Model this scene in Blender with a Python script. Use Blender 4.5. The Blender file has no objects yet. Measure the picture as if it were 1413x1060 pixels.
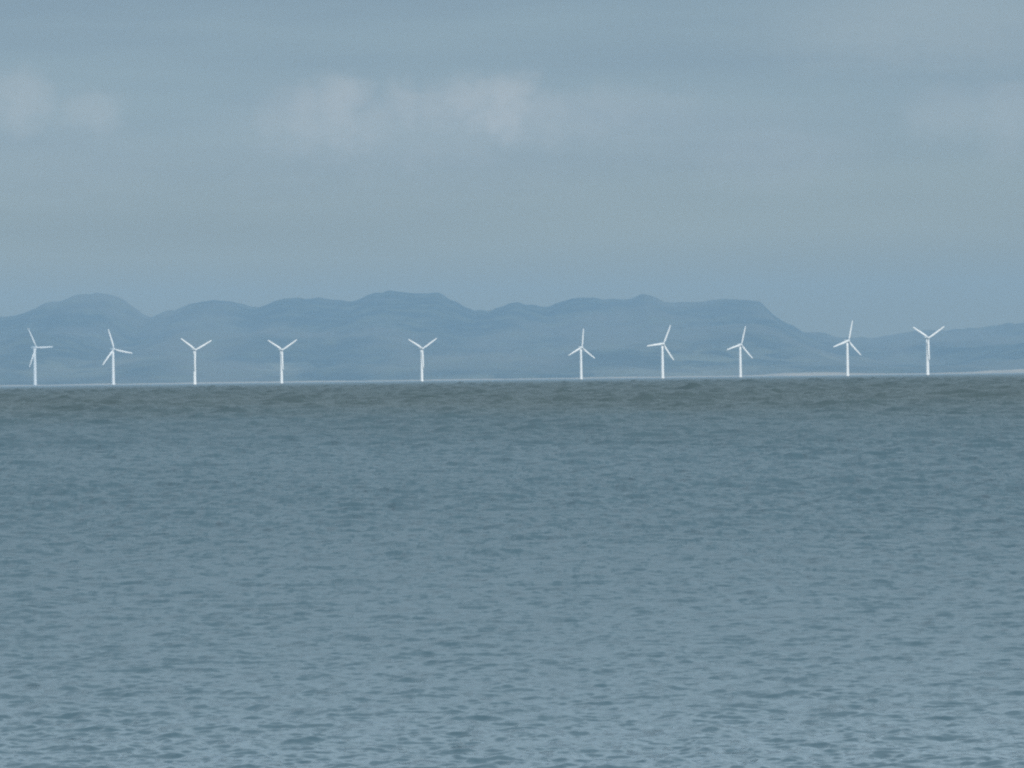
import bpy, math, random
import numpy as np
from mathutils import Matrix, Vector

scene = bpy.context.scene
COL = scene.collection
rng = np.random.default_rng(11)
R = math.radians

# ------------------------------------------------------------------ geometry of the view
EYE = 4.0                     # metres above the water
F = 6778.0                    # focal length in photograph pixels (1413 wide)
HOR = 7.5                     # the horizon lies this many pixels above the frame centre
ROLL = math.atan2(18.5, 1413)


def world_at(px, py, dist):
    """photo pixel + distance from the shore -> world position"""
    u, v = px - 706.5, 530.0 - py
    a = u * math.cos(ROLL) + v * math.sin(ROLL)
    b = -u * math.sin(ROLL) + v * math.cos(ROLL) - HOR
    return a / F * dist, EYE + b / F * dist


cam_data = bpy.data.cameras.new("camera")
cam = bpy.data.objects.new("camera", cam_data)
COL.objects.link(cam)
cam_data.sensor_width = 36
cam_data.lens = 36 * F / 1413
cam_data.clip_start = 0.5
cam_data.clip_end = 120000
cam.matrix_world = (Matrix.Translation((0, 0, EYE)) @ Matrix.Rotation(math.pi / 2 - HOR / F, 4, 'X')
                    @ Matrix.Rotation(-ROLL, 4, 'Z'))
scene.camera = cam

# ------------------------------------------------------------------ node helpers


class Nodes:
    def __init__(self, tree):
        self.t = tree
        tree.nodes.clear()

    def new(self, kind, **props):
        n = self.t.nodes.new(kind)
        for k, v in props.items():
            setattr(n, k, v)
        return n

    def put(self, sock, val):
        if isinstance(val, bpy.types.NodeSocket):
            self.t.links.new(val, sock)
        elif val is not None:
            sock.default_value = val

    def m(self, op, a, b=None, c=None, clamp=False):
        n = self.new('ShaderNodeMath', operation=op, use_clamp=clamp)
        for i, v in enumerate((a, b, c)):
            self.put(n.inputs[i], v)
        return n.outputs[0]

    def v(self, op, a, b=None, scale=None):
        n = self.new('ShaderNodeVectorMath', operation=op)
        self.put(n.inputs[0], a)
        if b is not None:
            self.put(n.inputs[1], b)
        if scale is not None:
            self.put(n.inputs['Scale'], scale)
        return n.outputs['Value'] if op in ('LENGTH', 'DOT_PRODUCT') else n.outputs['Vector']

    def noise(self, vec, scale, detail=3.0, rough=0.5, dist=0.0):
        n = self.new('ShaderNodeTexNoise')
        self.put(n.inputs['Vector'], vec)
        n.inputs['Scale'].default_value = scale
        n.inputs['Detail'].default_value = detail
        n.inputs['Roughness'].default_value = rough
        n.inputs['Distortion'].default_value = dist
        return n

    def mix(self, fac, a, b):
        n = self.new('ShaderNodeMix', data_type='RGBA')
        self.put(n.inputs[0], fac)
        self.put(n.inputs[6], a)
        self.put(n.inputs[7], b)
        return n.outputs[2]

    def ramp(self, val, lo, hi, a=0.0, b=1.0):
        n = self.new('ShaderNodeMapRange', interpolation_type='SMOOTHSTEP')
        self.put(n.inputs[0], val)
        for i, x in zip((1, 2, 3, 4), (lo, hi, a, b)):
            n.inputs[i].default_value = x
        return n.outputs[0]

    def sep(self, vec):
        n = self.new('ShaderNodeSeparateXYZ')
        self.put(n.inputs[0], vec)
        return n.outputs

    def comb(self, x, y, z):
        n = self.new('ShaderNodeCombineXYZ')
        for i, q in enumerate((x, y, z)):
            self.put(n.inputs[i], q)
        return n.outputs[0]


def material(name):
    m = bpy.data.materials.new(name)
    m.use_nodes = True
    return m, Nodes(m.node_tree)


# ------------------------------------------------------------------ light and sky
SUN_EL, SUN_AZ = R(34), R(28)      # sun behind the camera, over the right shoulder
sd = bpy.data.lights.new("sun", 'SUN')
sd.energy = 3.4
sd.angle = R(0.5)
sd.color = (1.0, 0.96, 0.90)
sun = bpy.data.objects.new("sun", sd)
COL.objects.link(sun)
to_sun = Vector((math.sin(SUN_AZ) * math.cos(SUN_EL), -math.cos(SUN_AZ) * math.cos(SUN_EL), math.sin(SUN_EL)))
sun.rotation_euler = to_sun.to_track_quat('Z', 'Y').to_euler()
sun.location = (0, -50, 100)

world = bpy.data.worlds.new("World")
scene.world = world
world.use_nodes = True
N = Nodes(world.node_tree)
sky = N.new('ShaderNodeTexSky', sky_type='NISHITA', sun_disc=False)
sky.sun_elevation = SUN_EL
sky.sun_rotation = math.pi - SUN_AZ
sky.air_density = 1.0
sky.dust_density = 0.6
sky.ozone_density = 1.5
d = N.new('ShaderNodeTexCoord').outputs['Generated']
dx, dy, dz = N.sep(d)
# thin high veil of cloud over the whole sky, uneven in long soft streaks
streak = N.noise(N.comb(N.m('MULTIPLY', dx, 7), N.m('MULTIPLY', dy, 7), N.m('MULTIPLY', dz, 60)), 1.0, 5, 0.55).outputs[0]
VEIL = (2.35, 3.2, 4.1, 1)
low = N.ramp(dz, 0.008, 0.058, 1, 0)             # light is reddened along the low horizon
veil = N.mix(N.m('MAXIMUM', N.ramp(streak, 0.3, 0.72, 0.57, 0.75), N.m('MULTIPLY', low, 0.96)), sky.outputs[0], N.mix(low, VEIL, (3.7, 3.05, 1.0, 1)))
# low cumulus far off: sharp billowing top, soft base
puffn = N.noise(N.comb(dx, dy, N.m('MULTIPLY', dz, 1.5)), 95, 5, 0.55).outputs[0]
fine = N.noise(N.comb(dx, dy, N.m('MULTIPLY', dz, 1.3)), 260, 4, 0.6).outputs[0]
px_ = N.m('MULTIPLY_ADD', N.m('SUBTRACT', puffn, 0.5), 0.011, dx)
pz_ = N.m('MULTIPLY_ADD', N.m('SUBTRACT', puffn, 0.5), 0.0075, dz)
pz_ = N.m('MULTIPLY_ADD', N.m('SUBTRACT', fine, 0.5), 0.006, pz_)
# (azimuth px, elevation px, half width px, rise above, fall below, strength)
PUFFS = [(472, 140, 36, 34, 75, 0.85), (430, 150, 40, 26, 60, 0.75), (400, 165, 50, 34, 50, 0.5), (562, 142, 34, 28, 50, 0.7), (604, 150, 48, 30, 46, 0.72),
         (650, 140, 44, 28, 50, 0.9), (695, 140, 44, 30, 60, 1.0), (742, 152, 60, 27, 60, 0.62), (815, 152, 90, 27, 55, 0.46), (510, 165, 60, 24, 50, 0.6), (560, 178, 230, 40, 60, 0.42), (880, 175, 240, 40, 60, 0.24), (28, 140, 44, 34, 52, 0.62), (122, 158, 40, 26, 40, 0.5),
         (880, 150, 110, 28, 60, 0.34), (1060, 205, 110, 34, 50, 0.34), (1310, 155, 60, 30, 40, 0.36), (1385, 150, 50, 34, 60, 0.45),
         (1290, 40, 200, 60, 60, 0.3), (560, 205, 330, 40, 70, 0.22), (90, 215, 160, 40, 60, 0.2)]
total = None
for (cx, cy, w, up, dn, s) in PUFFS:
    X, Z = world_at(cx, cy, 1.0)
    Z -= EYE
    ex = N.m('DIVIDE', N.m('SUBTRACT', px_, X), w / F)
    dzz = N.m('SUBTRACT', pz_, Z)
    ez = N.m('ADD', N.m('DIVIDE', N.m('MAXIMUM', dzz, 0.0), up / F), N.m('DIVIDE', N.m('MINIMUM', dzz, 0.0), dn / F))
    r2 = N.m('ADD', N.m('MULTIPLY', ex, ex), N.m('MULTIPLY', ez, ez))
    g = N.m('MULTIPLY', N.m('EXPONENT', N.m('MULTIPLY', N.m('POWER', r2, 1.6), -0.7)), s)
    total = g if total is None else N.m('MAXIMUM', total, g)
ahead = N.ramp(dy, 0.2, 0.6)
cover = N.m('MULTIPLY', N.m('MULTIPLY', total, ahead), N.ramp(fine, 0.2, 0.75, 0.75, 1.05), clamp=True)
# unseen cloud higher up, made brighter to lift the sea's reflections
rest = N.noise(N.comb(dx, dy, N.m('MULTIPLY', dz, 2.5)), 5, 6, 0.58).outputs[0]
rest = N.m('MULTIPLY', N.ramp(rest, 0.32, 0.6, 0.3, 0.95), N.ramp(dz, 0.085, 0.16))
cover = N.m('MULTIPLY', cover, 0.78)
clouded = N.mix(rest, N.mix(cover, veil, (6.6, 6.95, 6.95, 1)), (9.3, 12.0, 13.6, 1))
bg = N.new('ShaderNodeBackground')
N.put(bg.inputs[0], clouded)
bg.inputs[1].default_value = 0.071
out = N.new('ShaderNodeOutputWorld')
N.put(out.inputs[0], bg.outputs[0])

# ------------------------------------------------------------------ mesh helpers


def mesh_grid(name, co, nr, nc, mat, wrap=False, smooth=True, attrs=None):
    me = bpy.data.meshes.new(name)
    idx = np.arange(nr * nc, dtype=np.int32).reshape(nr, nc)
    if wrap:
        right = np.roll(idx, -1, axis=1)
        q = np.stack((idx[:-1], right[:-1], right[1:], idx[1:]), -1).reshape(-1, 4)
    else:
        q = np.stack((idx[:-1, :-1], idx[:-1, 1:], idx[1:, 1:], idx[1:, :-1]), -1).reshape(-1, 4)
    nf = len(q)
    me.vertices.add(nr * nc)
    me.vertices.foreach_set('co', np.ascontiguousarray(co, dtype=np.float32).ravel())
    me.loops.add(nf * 4)
    me.loops.foreach_set('vertex_index', q.ravel())
    me.polygons.add(nf)
    me.polygons.foreach_set('loop_start', np.arange(0, nf * 4, 4, dtype=np.int32))
    me.polygons.foreach_set('loop_total', np.full(nf, 4, dtype=np.int32))
    if smooth:
        me.polygons.foreach_set('use_smooth', np.ones(nf, dtype=bool))
    for k, a in (attrs or {}).items():
        at = me.attributes.new(k, 'FLOAT', 'POINT')
        at.data.foreach_set('value', np.ascontiguousarray(a, dtype=np.float32).ravel())
    me.update(calc_edges=True)
    me.materials.append(mat)
    o = bpy.data.objects.new(name, me)
    COL.objects.link(o)
    return o


def build(name, bm_verts, faces, mat, parent=None, smooth=True):
    me = bpy.data.meshes.new(name)
    me.from_pydata(bm_verts, [], faces)
    me.materials.append(mat)
    if smooth:
        me.polygons.foreach_set('use_smooth', np.ones(len(me.polygons), dtype=bool))
    me.update()
    o = bpy.data.objects.new(name, me)
    COL.objects.link(o)
    if parent:
        o.parent = parent
    return o


def loft(rings):
    """closed rings of equal length -> verts, faces with end caps"""
    n = len(rings[0])
    vs = [p for r in rings for p in r]
    fs = []
    for i in range(len(rings) - 1):
        for j in range(n):
            k = (j + 1) % n
            fs.append((i * n + j, i * n + k, (i + 1) * n + k, (i + 1) * n + j))
    fs.append(tuple(reversed(range(n))))
    fs.append(tuple(range((len(rings) - 1) * n, len(rings) * n)))
    return vs, fs


# ------------------------------------------------------------------ the sea
SEA_R = 34000.0
near = np.geomspace(2.0, 43.0, 90, endpoint=False)
mid = np.concatenate((np.geomspace(43.0, 300.0, 2800, endpoint=False), np.geomspace(300.0, 3200.0, 2500, endpoint=False)))
far = np.geomspace(3200.0, SEA_R, 160)
radii = np.concatenate((near, mid, far))
dense = np.linspace(-0.118, 0.118, 560)
step = dense[1] - dense[0]
side = [dense[-1]]
s_ = step
while side[-1] < math.pi - 0.08:
    s_ = min(s_ * 1.12, 0.08)
    side.append(side[-1] + s_)
side = np.array(side[1:])
side = side[side < math.pi - 0.02]
ang = np.concatenate((-side[::-1], dense, side))
gap = np.gradient(ang)
nr, nc = len(radii), len(ang)
X = (radii[:, None] * np.sin(ang)[None]).astype(np.float32)
Y = (radii[:, None] * np.cos(ang)[None]).astype(np.float32)
drow = np.gradient(radii)
Z = np.zeros((nr, nc), dtype=np.float32)
DX = np.zeros_like(Z)
DY = np.zeros_like(Z)
NW = 230
lam = np.geomspace(0.13, 26.0, NW) * rng.uniform(0.95, 1.05, NW)
dln = math.log(26.0 / 0.13) / NW
wind = R(80)                                  # offshore wind: calm by the beach, the waves grow with the fetch
spread = rng.normal(0, 0.8, NW)
phase = rng.uniform(0, 2 * math.pi, NW)
peak = 0.18 * (np.maximum(radii, 20) / 54.0) ** 1.2
SIG = 1.0
STEEP = np.interp(np.log(radii), np.log([40, 120, 600, 2500]), [0.22, 0.23, 0.265, 0.33])
missing = np.zeros((nr, nc), dtype=np.float32)
# gusts: areas of livelier and calmer water
gust = (0.97 + 0.14 * np.sin(X / 13 + Y / 31 + 1.3) * np.sin(Y / 57 - X / 40 + .4) + 0.10 * np.sin(Y / 23 + X / 61)).astype(np.float32)
for i in range(NW):
    k = 2 * math.pi / lam[i]
    th = wind + spread[i]
    kx, ky = k * math.cos(th), k * math.sin(th)
    fr = np.clip(lam[i] / np.maximum(drow, 1e-3) / 1.6 - 1.2, 0, 1)
    fa = np.clip(lam[i] / (radii[:, None] * gap[None]) / 1.6 - 1.2, 0, 1)
    w = (fr[:, None] * fa).astype(np.float32)
    spec = np.exp(-(np.log(lam[i] / peak)) ** 2 / (2 * SIG ** 2)) * dln / (SIG * math.sqrt(2 * math.pi))
    sl = np.where(spec > dln * 0.004, STEEP * np.sqrt(2 * spec), 0).astype(np.float32)[:, None]
    missing += (sl ** 2 / 2) * (1 - w * w)
    rows = np.where((fr > 0) & (sl[:, 0] > 0))[0]
    if len(rows) == 0:
        continue
    a, b = rows[0], rows[-1] + 1
    ph = (kx * X[a:b] + ky * Y[a:b] + phase[i]).astype(np.float32)
    amp = (sl[a:b] / k) * w[a:b] * gust[a:b]
    Z[a:b] += amp * np.sin(ph)
    c = amp * np.cos(ph) * 0.85
    DX[a:b] += c * math.cos(th)
    DY[a:b] += c * math.sin(th)
co = np.stack((X + DX, Y + DY, Z), -1)

m_sea, N = material("sea_water")
pos = N.new('ShaderNodeNewGeometry').outputs['Position']
nrm = N.new('ShaderNodeNewGeometry').outputs['Normal']
sub = N.new('ShaderNodeAttribute', attribute_name='ripple').outputs['Fac']
n1 = N.noise(N.v('MULTIPLY', pos, (1.0, 0.75, 1.0)), 1.1, 3.0, 0.6).outputs['Color']
n2 = N.noise(pos, 6.0, 2.0, 0.5).outputs['Color']
s1 = N.v('MULTIPLY', N.v('SUBTRACT', n1, (0.5, 0.5, 0.5)), (1, 1, 0))
s2 = N.v('MULTIPLY', N.v('SUBTRACT', n2, (0.5, 0.5, 0.5)), (1, 1, 0))
tilt = N.v('ADD', N.v('SCALE', s1, scale=N.m('MULTIPLY', sub, 1.6)), N.v('SCALE', s2, scale=0.30))
n3 = N.noise(N.v('MULTIPLY', pos, (1.0, 0.8, 1.0)), 2.4, 2.0, 0.6).outputs['Color']
tilt = N.v('ADD', tilt, N.v('SCALE', N.v('MULTIPLY', N.v('SUBTRACT', n3, (0.5, 0.5, 0.5)), (1, 1, 0)), scale=0.32))
# wavelets bunch into little groups drawn out along the wind
paw = N.noise(N.v('MULTIPLY', pos, (2.8, 0.55, 1.0)), 1.0, 5.0, 0.7, 0.4).outputs[0]
paw = N.m('MULTIPLY', N.m('SUBTRACT', paw, 0.5), N.ramp(N.sep(pos)[1], 45, 130, -0.5, -2.4))
tilt = N.v('ADD', tilt, N.comb(0.0, paw, 0.0))
bent = N.v('NORMALIZE', N.v('ADD', nrm, tilt))
p = N.new('ShaderNodeBsdfPrincipled')
# silty inshore water: slightly browner and greener in broad drifts
drift = N.noise(N.v('MULTIPLY', pos, (0.004, 0.0012, 0.004)), 1.0, 4, 0.6).outputs[0]
yy = N.m('MULTIPLY_ADD', N.m('SUBTRACT', drift, 0.5), 1400.0, N.sep(pos)[1])
N.put(p.inputs['Base Color'], N.mix(N.ramp(yy, 60, 850), (0.052, 0.094, 0.119, 1), (0.043, 0.066, 0.070, 1)))
# unresolved wavelets widen the reflection
N.put(p.inputs['Roughness'], N.m('SQRT', N.m('MULTIPLY_ADD', sub, 1.35, 0.012)))
p.inputs['IOR'].default_value = 1.333
N.put(p.inputs['Normal'], bent)
o = N.new('ShaderNodeOutputMaterial')
N.put(o.inputs[0], p.outputs[0])
sea = mesh_grid("sea", co, nr, nc, m_sea, wrap=True, attrs={'ripple': np.sqrt(missing)})
sea["kind"] = "structure"

# ------------------------------------------------------------------ hills on the far shore


def vnoise(x, y, seed):
    """smooth value noise on numpy arrays"""
    r = np.random.default_rng(seed).random((256, 256))
    xi, yi = np.floor(x).astype(int), np.floor(y).astype(int)
    fx, fy = x - xi, y - yi
    fx, fy = fx * fx * (3 - 2 * fx), fy * fy * (3 - 2 * fy)
    g = lambda a, b: r[a & 255, b & 255]
    return (g(xi, yi) * (1 - fx) * (1 - fy) + g(xi + 1, yi) * fx * (1 - fy)
            + g(xi, yi + 1) * (1 - fx) * fy + g(xi + 1, yi + 1) * fx * fy) - 0.5


def fbm(x, y, seed, octs=5, gain=0.5):
    s, a = 0, 1.0
    for i in range(octs):
        s = s + a * vnoise(x * 2 ** i + 17.3 * i, y * 2 ** i + 5.1 * i, seed + i)
        a *= gain
    return s


SHORE, RIDGE = 21000.0, 27000.0
crest = [(-420, 470), (-330, 452), (-240, 440), (-150, 452), (-60, 448), (0, 440), (18, 436), (40, 428), (60, 421), (90, 413), (110, 408), (130, 406), (155, 409), (172, 415), (185, 425), (197, 434), (208, 438),
         (222, 434), (240, 427), (262, 419), (280, 415), (300, 416), (320, 418), (340, 423), (357, 426), (372, 421), (392, 413), (415, 411), (436, 413),
         (455, 416), (478, 416), (500, 411), (520, 405), (545, 402), (570, 406), (590, 407), (606, 404), (622, 412), (640, 421), (656, 429), (675, 428),
         (690, 423), (708, 420), (730, 421), (748, 424), (770, 420), (790, 414), (810, 412), (840, 416), (862, 415), (874, 410), (886, 408), (900, 411), (930, 417), (955, 416), (985, 415),
         (1010, 414), (1040, 414), (1048, 416), (1056, 425), (1066, 435), (1078, 443), (1092, 450), (1112, 457), (1140, 461), (1170, 465), (1200, 467), (1225, 465), (1250, 461), (1285, 457),
         (1310, 454), (1340, 452), (1370, 450), (1395, 447), (1413, 446), (1480, 436), (1580, 448), (1700, 440), (1850, 470)]
cxs, czs = [], []
for (px, py) in crest:
    a, b = world_at(px, py, RIDGE)
    cxs.append(a)
    czs.append(b)
hx = np.linspace(-9000, 9000, 1500)
hy = np.concatenate((np.linspace(SHORE - 150, RIDGE, 150), np.linspace(RIDGE + 60, RIDGE + 4500, 40)))
HX, HY = np.meshgrid(hx, hy)
edge = np.interp(np.abs(hx), [5500, 9000], [1.0, 0.35])
top = np.interp(hx, cxs, czs) * edge
top = top + 24 * vnoise(hx / 95, hx * 0 + 3.3, 41) + 15 * vnoise(hx / 42, hx * 0 + 8.4, 43)
t = np.clip((HY - SHORE) / (RIDGE - SHORE), -0.05, 1.0)
rise = np.clip(t, 0, 1)
shape = 0.10 * np.minimum(rise / 0.15, 1) + 0.90 * np.clip((rise - 0.10) / 0.90, 0, 1) ** 1.55
back = np.clip((HY - RIDGE) / 4500, 0, 1)
spur = fbm(HX / 900, HY / 1500, 3, 5) + 0.5 * np.abs(fbm(HX / 500, HY / 2200, 9, 4))
HZ = top[None] * shape * (1 - 0.8 * back ** 0.8) + spur * 190 * rise * (1 - rise) * 2.2
HZ = HZ * (1 - np.exp(-np.clip(HY - SHORE, 0, None) / 300)) + np.where(HY < SHORE, -2.5, 1.5)
los = EYE + (top[None] - EYE) * HY / RIDGE - 4
HZ = np.where(HY < RIDGE - 20, np.minimum(HZ, los), HZ)
m_hill, N = material("moorland")
pos = N.new('ShaderNodeNewGeometry').outputs['Position']
hz = N.sep(pos)[2]
big = N.noise(N.v('MULTIPLY', pos, (1, 0.5, 1)), 0.0011, 4, 0.6).outputs[0]
small = N.noise(pos, 0.005, 5, 0.65).outputs[0]
land = N.mix(N.ramp(big, 0.38, 0.62), (0.018, 0.028, 0.016, 1), (0.10, 0.092, 0.06, 1))
land = N.mix(N.ramp(small, 0.42, 0.68, 0, 0.6), land, (0.10, 0.105, 0.05, 1))
vor = N.new('ShaderNodeTexVoronoi', feature='F1')
N.put(vor.inputs['Vector'], N.v('MULTIPLY', pos, (1, 0.45, 0.2)))
vor.inputs['Scale'].default_value = 0.0065
patch = N.sep(vor.outputs['Color'])[0]
low = N.ramp(hz, 60, 190, 1, 0)
zone = N.ramp(N.noise(pos, 0.0006, 3, 0.5).outputs[0], 0.46, 0.6)
fields = N.m('MULTIPLY', N.m('MULTIPLY', N.ramp(patch, 0.5, 0.75), low), zone)
land = N.mix(N.m('MULTIPLY', fields, 0.24), land, (0.30, 0.28, 0.17, 1))
p = N.new('ShaderNodeBsdfPrincipled')
N.put(p.inputs['Base Color'], land)
p.inputs['Roughness'].default_value = 0.95
p.inputs['Specular IOR Level'].default_value = 0.1
o = N.new('ShaderNodeOutputMaterial')
N.put(o.inputs[0], p.outputs[0])
hills = mesh_grid("hills", np.stack((HX, HY, HZ), -1), len(hy), len(hx), m_hill)
hills["kind"] = "structure"

# pale sand bars and beach along the foot of the hills
bx = np.linspace(-6000, 6000, 1200)
def px_x(px): return (px - 706.5) / F * (SHORE - 700)
rise_pts = [(-2000, 2), (0, 4), (60, 3), (120, 5), (300, 4.5), (430, 6), (520, 4), (700, 4.5), (780, 3.5), (900, 5.5), (1000, 4), (1060, 6), (1090, 11), (1160, 12),
            (1200, 8), (1230, 4.5), (1300, 5), (1350, 6), (1380, 12), (1420, 17), (1700, 10), (2500, 6)]
bh = np.interp(bx, [px_x(a) for a, _ in rise_pts], [b for _, b in rise_pts])
bh = bh * (0.85 + 0.6 * fbm(bx / 160, bx * 0 + 1.7, 60, 4)) + 0.6
prof = [(0, -2.5, 0), (60, 0.3, 0.12), (160, 0, 0.45), (260, 0, 0.8), (340, 0, 1.0), (420, 0, 0.8), (560, -0.5, 0.2), (640, -2.5, 0)]
rows = []
for (yy, zz, kz) in prof:
    rows.append(np.stack((bx, SHORE - 800 + yy + 60 * vnoise(bx / 300, bx * 0 + 2, 71), zz + kz * bh), -1))
m_sand, N = material("pale_sand")
pos = N.new('ShaderNodeNewGeometry').outputs['Position']
sn = N.noise(N.v('MULTIPLY', pos, (1, 1, 6)), 0.012, 5, 0.6).outputs[0]
p = N.new('ShaderNodeBsdfPrincipled')
N.put(p.inputs['Base Color'], N.mix(N.ramp(sn, 0.35, 0.65), (0.42, 0.32, 0.21, 1), (0.28, 0.22, 0.15, 1)))
p.inputs['Roughness'].default_value = 0.95
o = N.new('ShaderNodeOutputMaterial')
N.put(o.inputs[0], p.outputs[0])
beach = mesh_grid("beach", np.stack(rows), len(prof), len(bx), m_sand)
beach["kind"] = "structure"

# ------------------------------------------------------------------ wind turbines
m_white, N = material("turbine_paint")
oc = N.new('ShaderNodeTexCoord').outputs['Object']
wn = N.noise(N.v('MULTIPLY', oc, (1, 1, 0.15)), 0.5, 4, 0.6).outputs[0]
p = N.new('ShaderNodeBsdfPrincipled')
N.put(p.inputs['Base Color'], N.mix(N.ramp(wn, 0.3, 0.75), (0.86, 0.86, 0.85, 1), (0.79, 0.79, 0.77, 1)))
p.inputs['Roughness'].default_value = 0.4
o = N.new('ShaderNodeOutputMaterial')
N.put(o.inputs[0], p.outputs[0])

HUB, BLADE, OVERHANG = 62.0, 44.5, 4.2


def circle(r, z, n=20, cx=0, cy=0):
    return [(cx + r * math.cos(2 * math.pi * i / n), cy + r * math.sin(2 * math.pi * i / n), z) for i in range(n)]


def make_tower():
    rings = [circle(3.9, -3.0), circle(3.9, 1.2), circle(4.5, 1.2), circle(4.5, 1.9), circle(3.8, 1.9)]
    for z in (3, 20, 38, 52, HUB - 3.0):
        rings.append(circle(3.8 - 1.2 * z / HUB, z))
    rings.append(circle(2.6, HUB - 3.0))
    rings.append(circle(2.6, HUB - 1.9))
    return loft(rings)


def make_nacelle():
    # a rounded box along -Y (front, towards the rotor) to +Y
    rings = []
    for (y, w, h, zc) in ((-3.3, 1.2, 1.3, 0), (-3.0, 1.7, 1.8, 0), (0.5, 2.0, 2.1, 0.05), (5.0, 1.95, 2.0, 0.1), (7.2, 1.6, 1.6, 0.3), (7.7, 1.1, 1.1, 0.35)):
        ring = []
        for i in range(20):
            a = 2 * math.pi * i / 20
            c, s = math.cos(a), math.sin(a)
            e = 0.55
            ring.append((w * math.copysign(abs(c) ** e, c), y, HUB + zc + h * math.copysign(abs(s) ** e, s)))
        rings.append(ring)
    return loft([r[::-1] for r in rings])


def make_hub():
    rings = []
    for (y, r) in ((1.9, 1.3), (1.5, 1.75), (0.2, 1.85), (-1.2, 1.6), (-2.2, 1.0), (-2.7, 0.35)):
        rings.append([(r * math.cos(2 * math.pi * i / 20), y, r * math.sin(2 * math.pi * i / 20)) for i in range(20)])
    return loft(rings)


def make_blade():
    # root at the hub, running up local +Z; rotor plane is XZ, wind along Y
    rings = []
    n = 16
    for f in (0.02, 0.05, 0.09, 0.15, 0.22, 0.32, 0.45, 0.6, 0.75, 0.88, 0.96, 1.0):
        z = f * BLADE
        if f < 0.07:
            chord, thick, aero = 2.1, 1.0, 0.0
        else:
            chord = float(np.interp(f, [0.07, 0.22, 0.6, 0.96, 1.0], [3.1, 5.8, 4.9, 3.2, 1.3]))
            thick = float(np.interp(f, [0.07, 0.22, 0.6, 1.0], [0.85, 0.36, 0.22, 0.16]))
            aero = min(1.0, (f - 0.05) / 0.12)
        tw = R(float(np.interp(f, [0.05, 0.3, 0.7, 1.0], [16, 9, 3, 0])))
        bend = -1.6 * f * f
        ring = []
        for i in range(n):
            a = 2 * math.pi * i / n
            cx = math.cos(a) * chord / 2
            q = 1 - aero * 0.55 * (0.5 + 0.5 * math.cos(a + math.pi))
            cy = math.sin(a) * chord * thick / 2 * q
            cx += aero * chord * 0.18
            ring.append((cx * math.cos(tw) - cy * math.sin(tw), bend + cx * math.sin(tw) + cy * math.cos(tw), z))
        rings.append(ring)
    return loft(rings)


GROUP = "white offshore wind turbines standing in the sea"


def make_turbine():
    root = bpy.data.objects.new("wind_turbine", None)
    COL.objects.link(root)
    root.empty_display_size = 10
    root["category"] = "wind turbine"
    root["group"] = GROUP
    build("tower", *make_tower(), m_white, root)
    build("nacelle", *make_nacelle(), m_white, root)
    hub = build("rotor_hub", *make_hub(), m_white, root)
    hub.location = (0, -OVERHANG, HUB)
    vs, fs = make_blade()
    b0 = None
    for k in range(3):
        if b0 is None:
            b = b0 = build("blade", vs, fs, m_white, hub)
        else:
            b = b0.copy()
            COL.objects.link(b)
            b.parent = hub
        b.rotation_euler = (0, R(120 * k), 0)
    return root


def copy_tree(src, parent=None):
    c = src.copy()
    COL.objects.link(c)
    c.parent = parent
    for ch in list(src.children):
        copy_tree(ch, c)
    return c


# base x px, hub y px, base y px, rotor angle (clockwise from up), yaw, extra distance factor, label
SPOTS = [
    (48.5, 479.2, 531.5, -32, 50, 2.5, "faintest white turbine, at far left, one blade flat right and one leaning up left"),
    (156.5, 481.0, 530.0, -19, 35, 1.6, "white turbine below the leftmost hilltop, one blade steeply up left, one drooping right"),
    (268.8, 480.6, 528.6, 63, 35, 1.0, "white Y shaped turbine, leftmost of the four with a blade hanging down the tower"),
    (388.6, 481.0, 527.2, 59, 35, 1.0, "white Y shaped turbine below the saddle right of the second hilltop from left"),
    (582.2, 479.0, 524.4, 58, 34, 1.0, "white Y shaped turbine alone below the highest hilltop, widest gaps of sea beside it"),
    (802.0, 477.7, 521.6, 5, 35, 1.0, "white turbine with one blade pointing almost straight up, left end of right hand row"),
    (914.4, 472.6, 520.2, 24, 32, 1.0, "white turbine with one blade flat left and another leaning far over up right"),
    (1021.8, 474.0, 518.8, 15, 34, 1.0, "white turbine with upper blade leaning right, below right end of the flat topped hill"),
    (1169.6, 468.4, 516.8, 13, 35, 1.0, "white turbine whose upper blade rises past the skyline at the low notch in hills"),
    (1280.0, 464.0, 515.4, 59, 31, 1.0, "white Y shaped turbine at far right, in front of the lowest part of the hills"),
]
proto = make_turbine()
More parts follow.
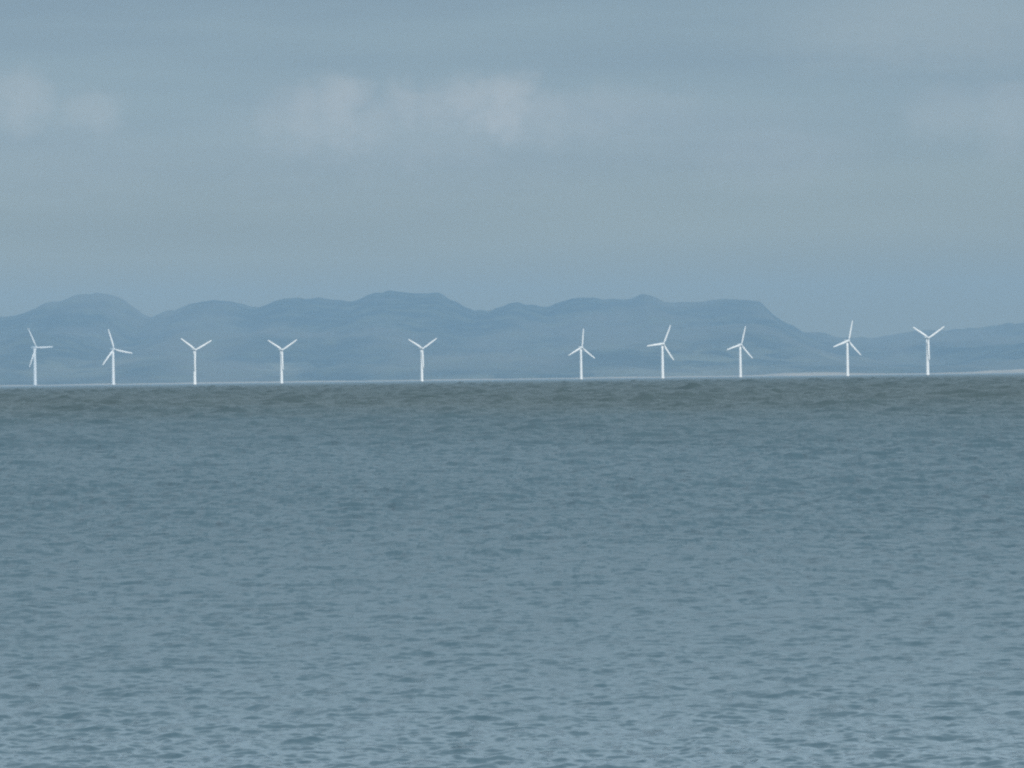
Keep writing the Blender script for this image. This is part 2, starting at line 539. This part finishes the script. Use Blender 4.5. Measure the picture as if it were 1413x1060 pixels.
for i, (bx_, hy_, by_, rot, yaw, extra, label) in enumerate(SPOTS):
    t_ = proto if i == 0 else copy_tree(proto)
    size = extra
    dist = HUB * size * F / (by_ - hy_ + 0.6)
    xw, _ = world_at(bx_, by_, dist)
    t_.location = (xw, dist, 0)
    t_.scale = (size, size, size)
    t_.rotation_euler = (0, 0, R(yaw))
    t_["label"] = label
    for ch in t_.children:
        if extra > 2 and ch.name.startswith("tower"):
            ch.scale = (0.72, 0.72, 1)          # the farthest one is the slimmest
        if extra > 2 and ch.name.startswith("rotor_hub"):
            for bl in ch.children:
                bl.scale = (0.55, 0.55, 0.82)
        if ch.name.startswith("rotor_hub"):
            ch.rotation_euler = (0, R(rot), 0)

# ------------------------------------------------------------------ haze over the water
m_haze, N = material("sea_haze")
vol = N.new('ShaderNodeVolumePrincipled')
vol.inputs['Color'].default_value = (0.350, 0.548, 0.75, 1)
vol.inputs['Density'].default_value = 4.1e-5
vol.inputs['Density Attribute'].default_value = ""
vol.inputs['Anisotropy'].default_value = -0.12
o = N.new('ShaderNodeOutputMaterial')
N.put(o.inputs['Volume'], vol.outputs[0])
try:
    m_haze.cycles.homogeneous_volume = True
except Exception:
    pass
B, ZB, ZT = SEA_R + 500, -4.0, 640.0
hv = [(sx * B, sy * B, z) for z in (ZB, ZT) for sx, sy in ((-1, -1), (1, -1), (1, 1), (-1, 1))]
hf = [(3, 2, 1, 0), (4, 5, 6, 7), (0, 1, 5, 4), (1, 2, 6, 5), (2, 3, 7, 6), (3, 0, 4, 7)]
haze = build("haze", hv, hf, m_haze, smooth=False)
haze["kind"] = "stuff"
haze["label"] = "pale blue haze over the sea and the far hills"
haze["category"] = "haze"

# ------------------------------------------------------------------ render settings
scene.render.engine = 'CYCLES'
scene.cycles.max_bounces = 6
scene.cycles.volume_bounces = 1
scene.cycles.use_denoising = False
scene.cycles.filter_width = 2.2
vs_ = scene.view_settings
vs_.view_transform = 'Standard'
vs_.look = 'None'
vs_.gamma = 1.0
vs_.use_curve_mapping = False
vs_.exposure = 0.08
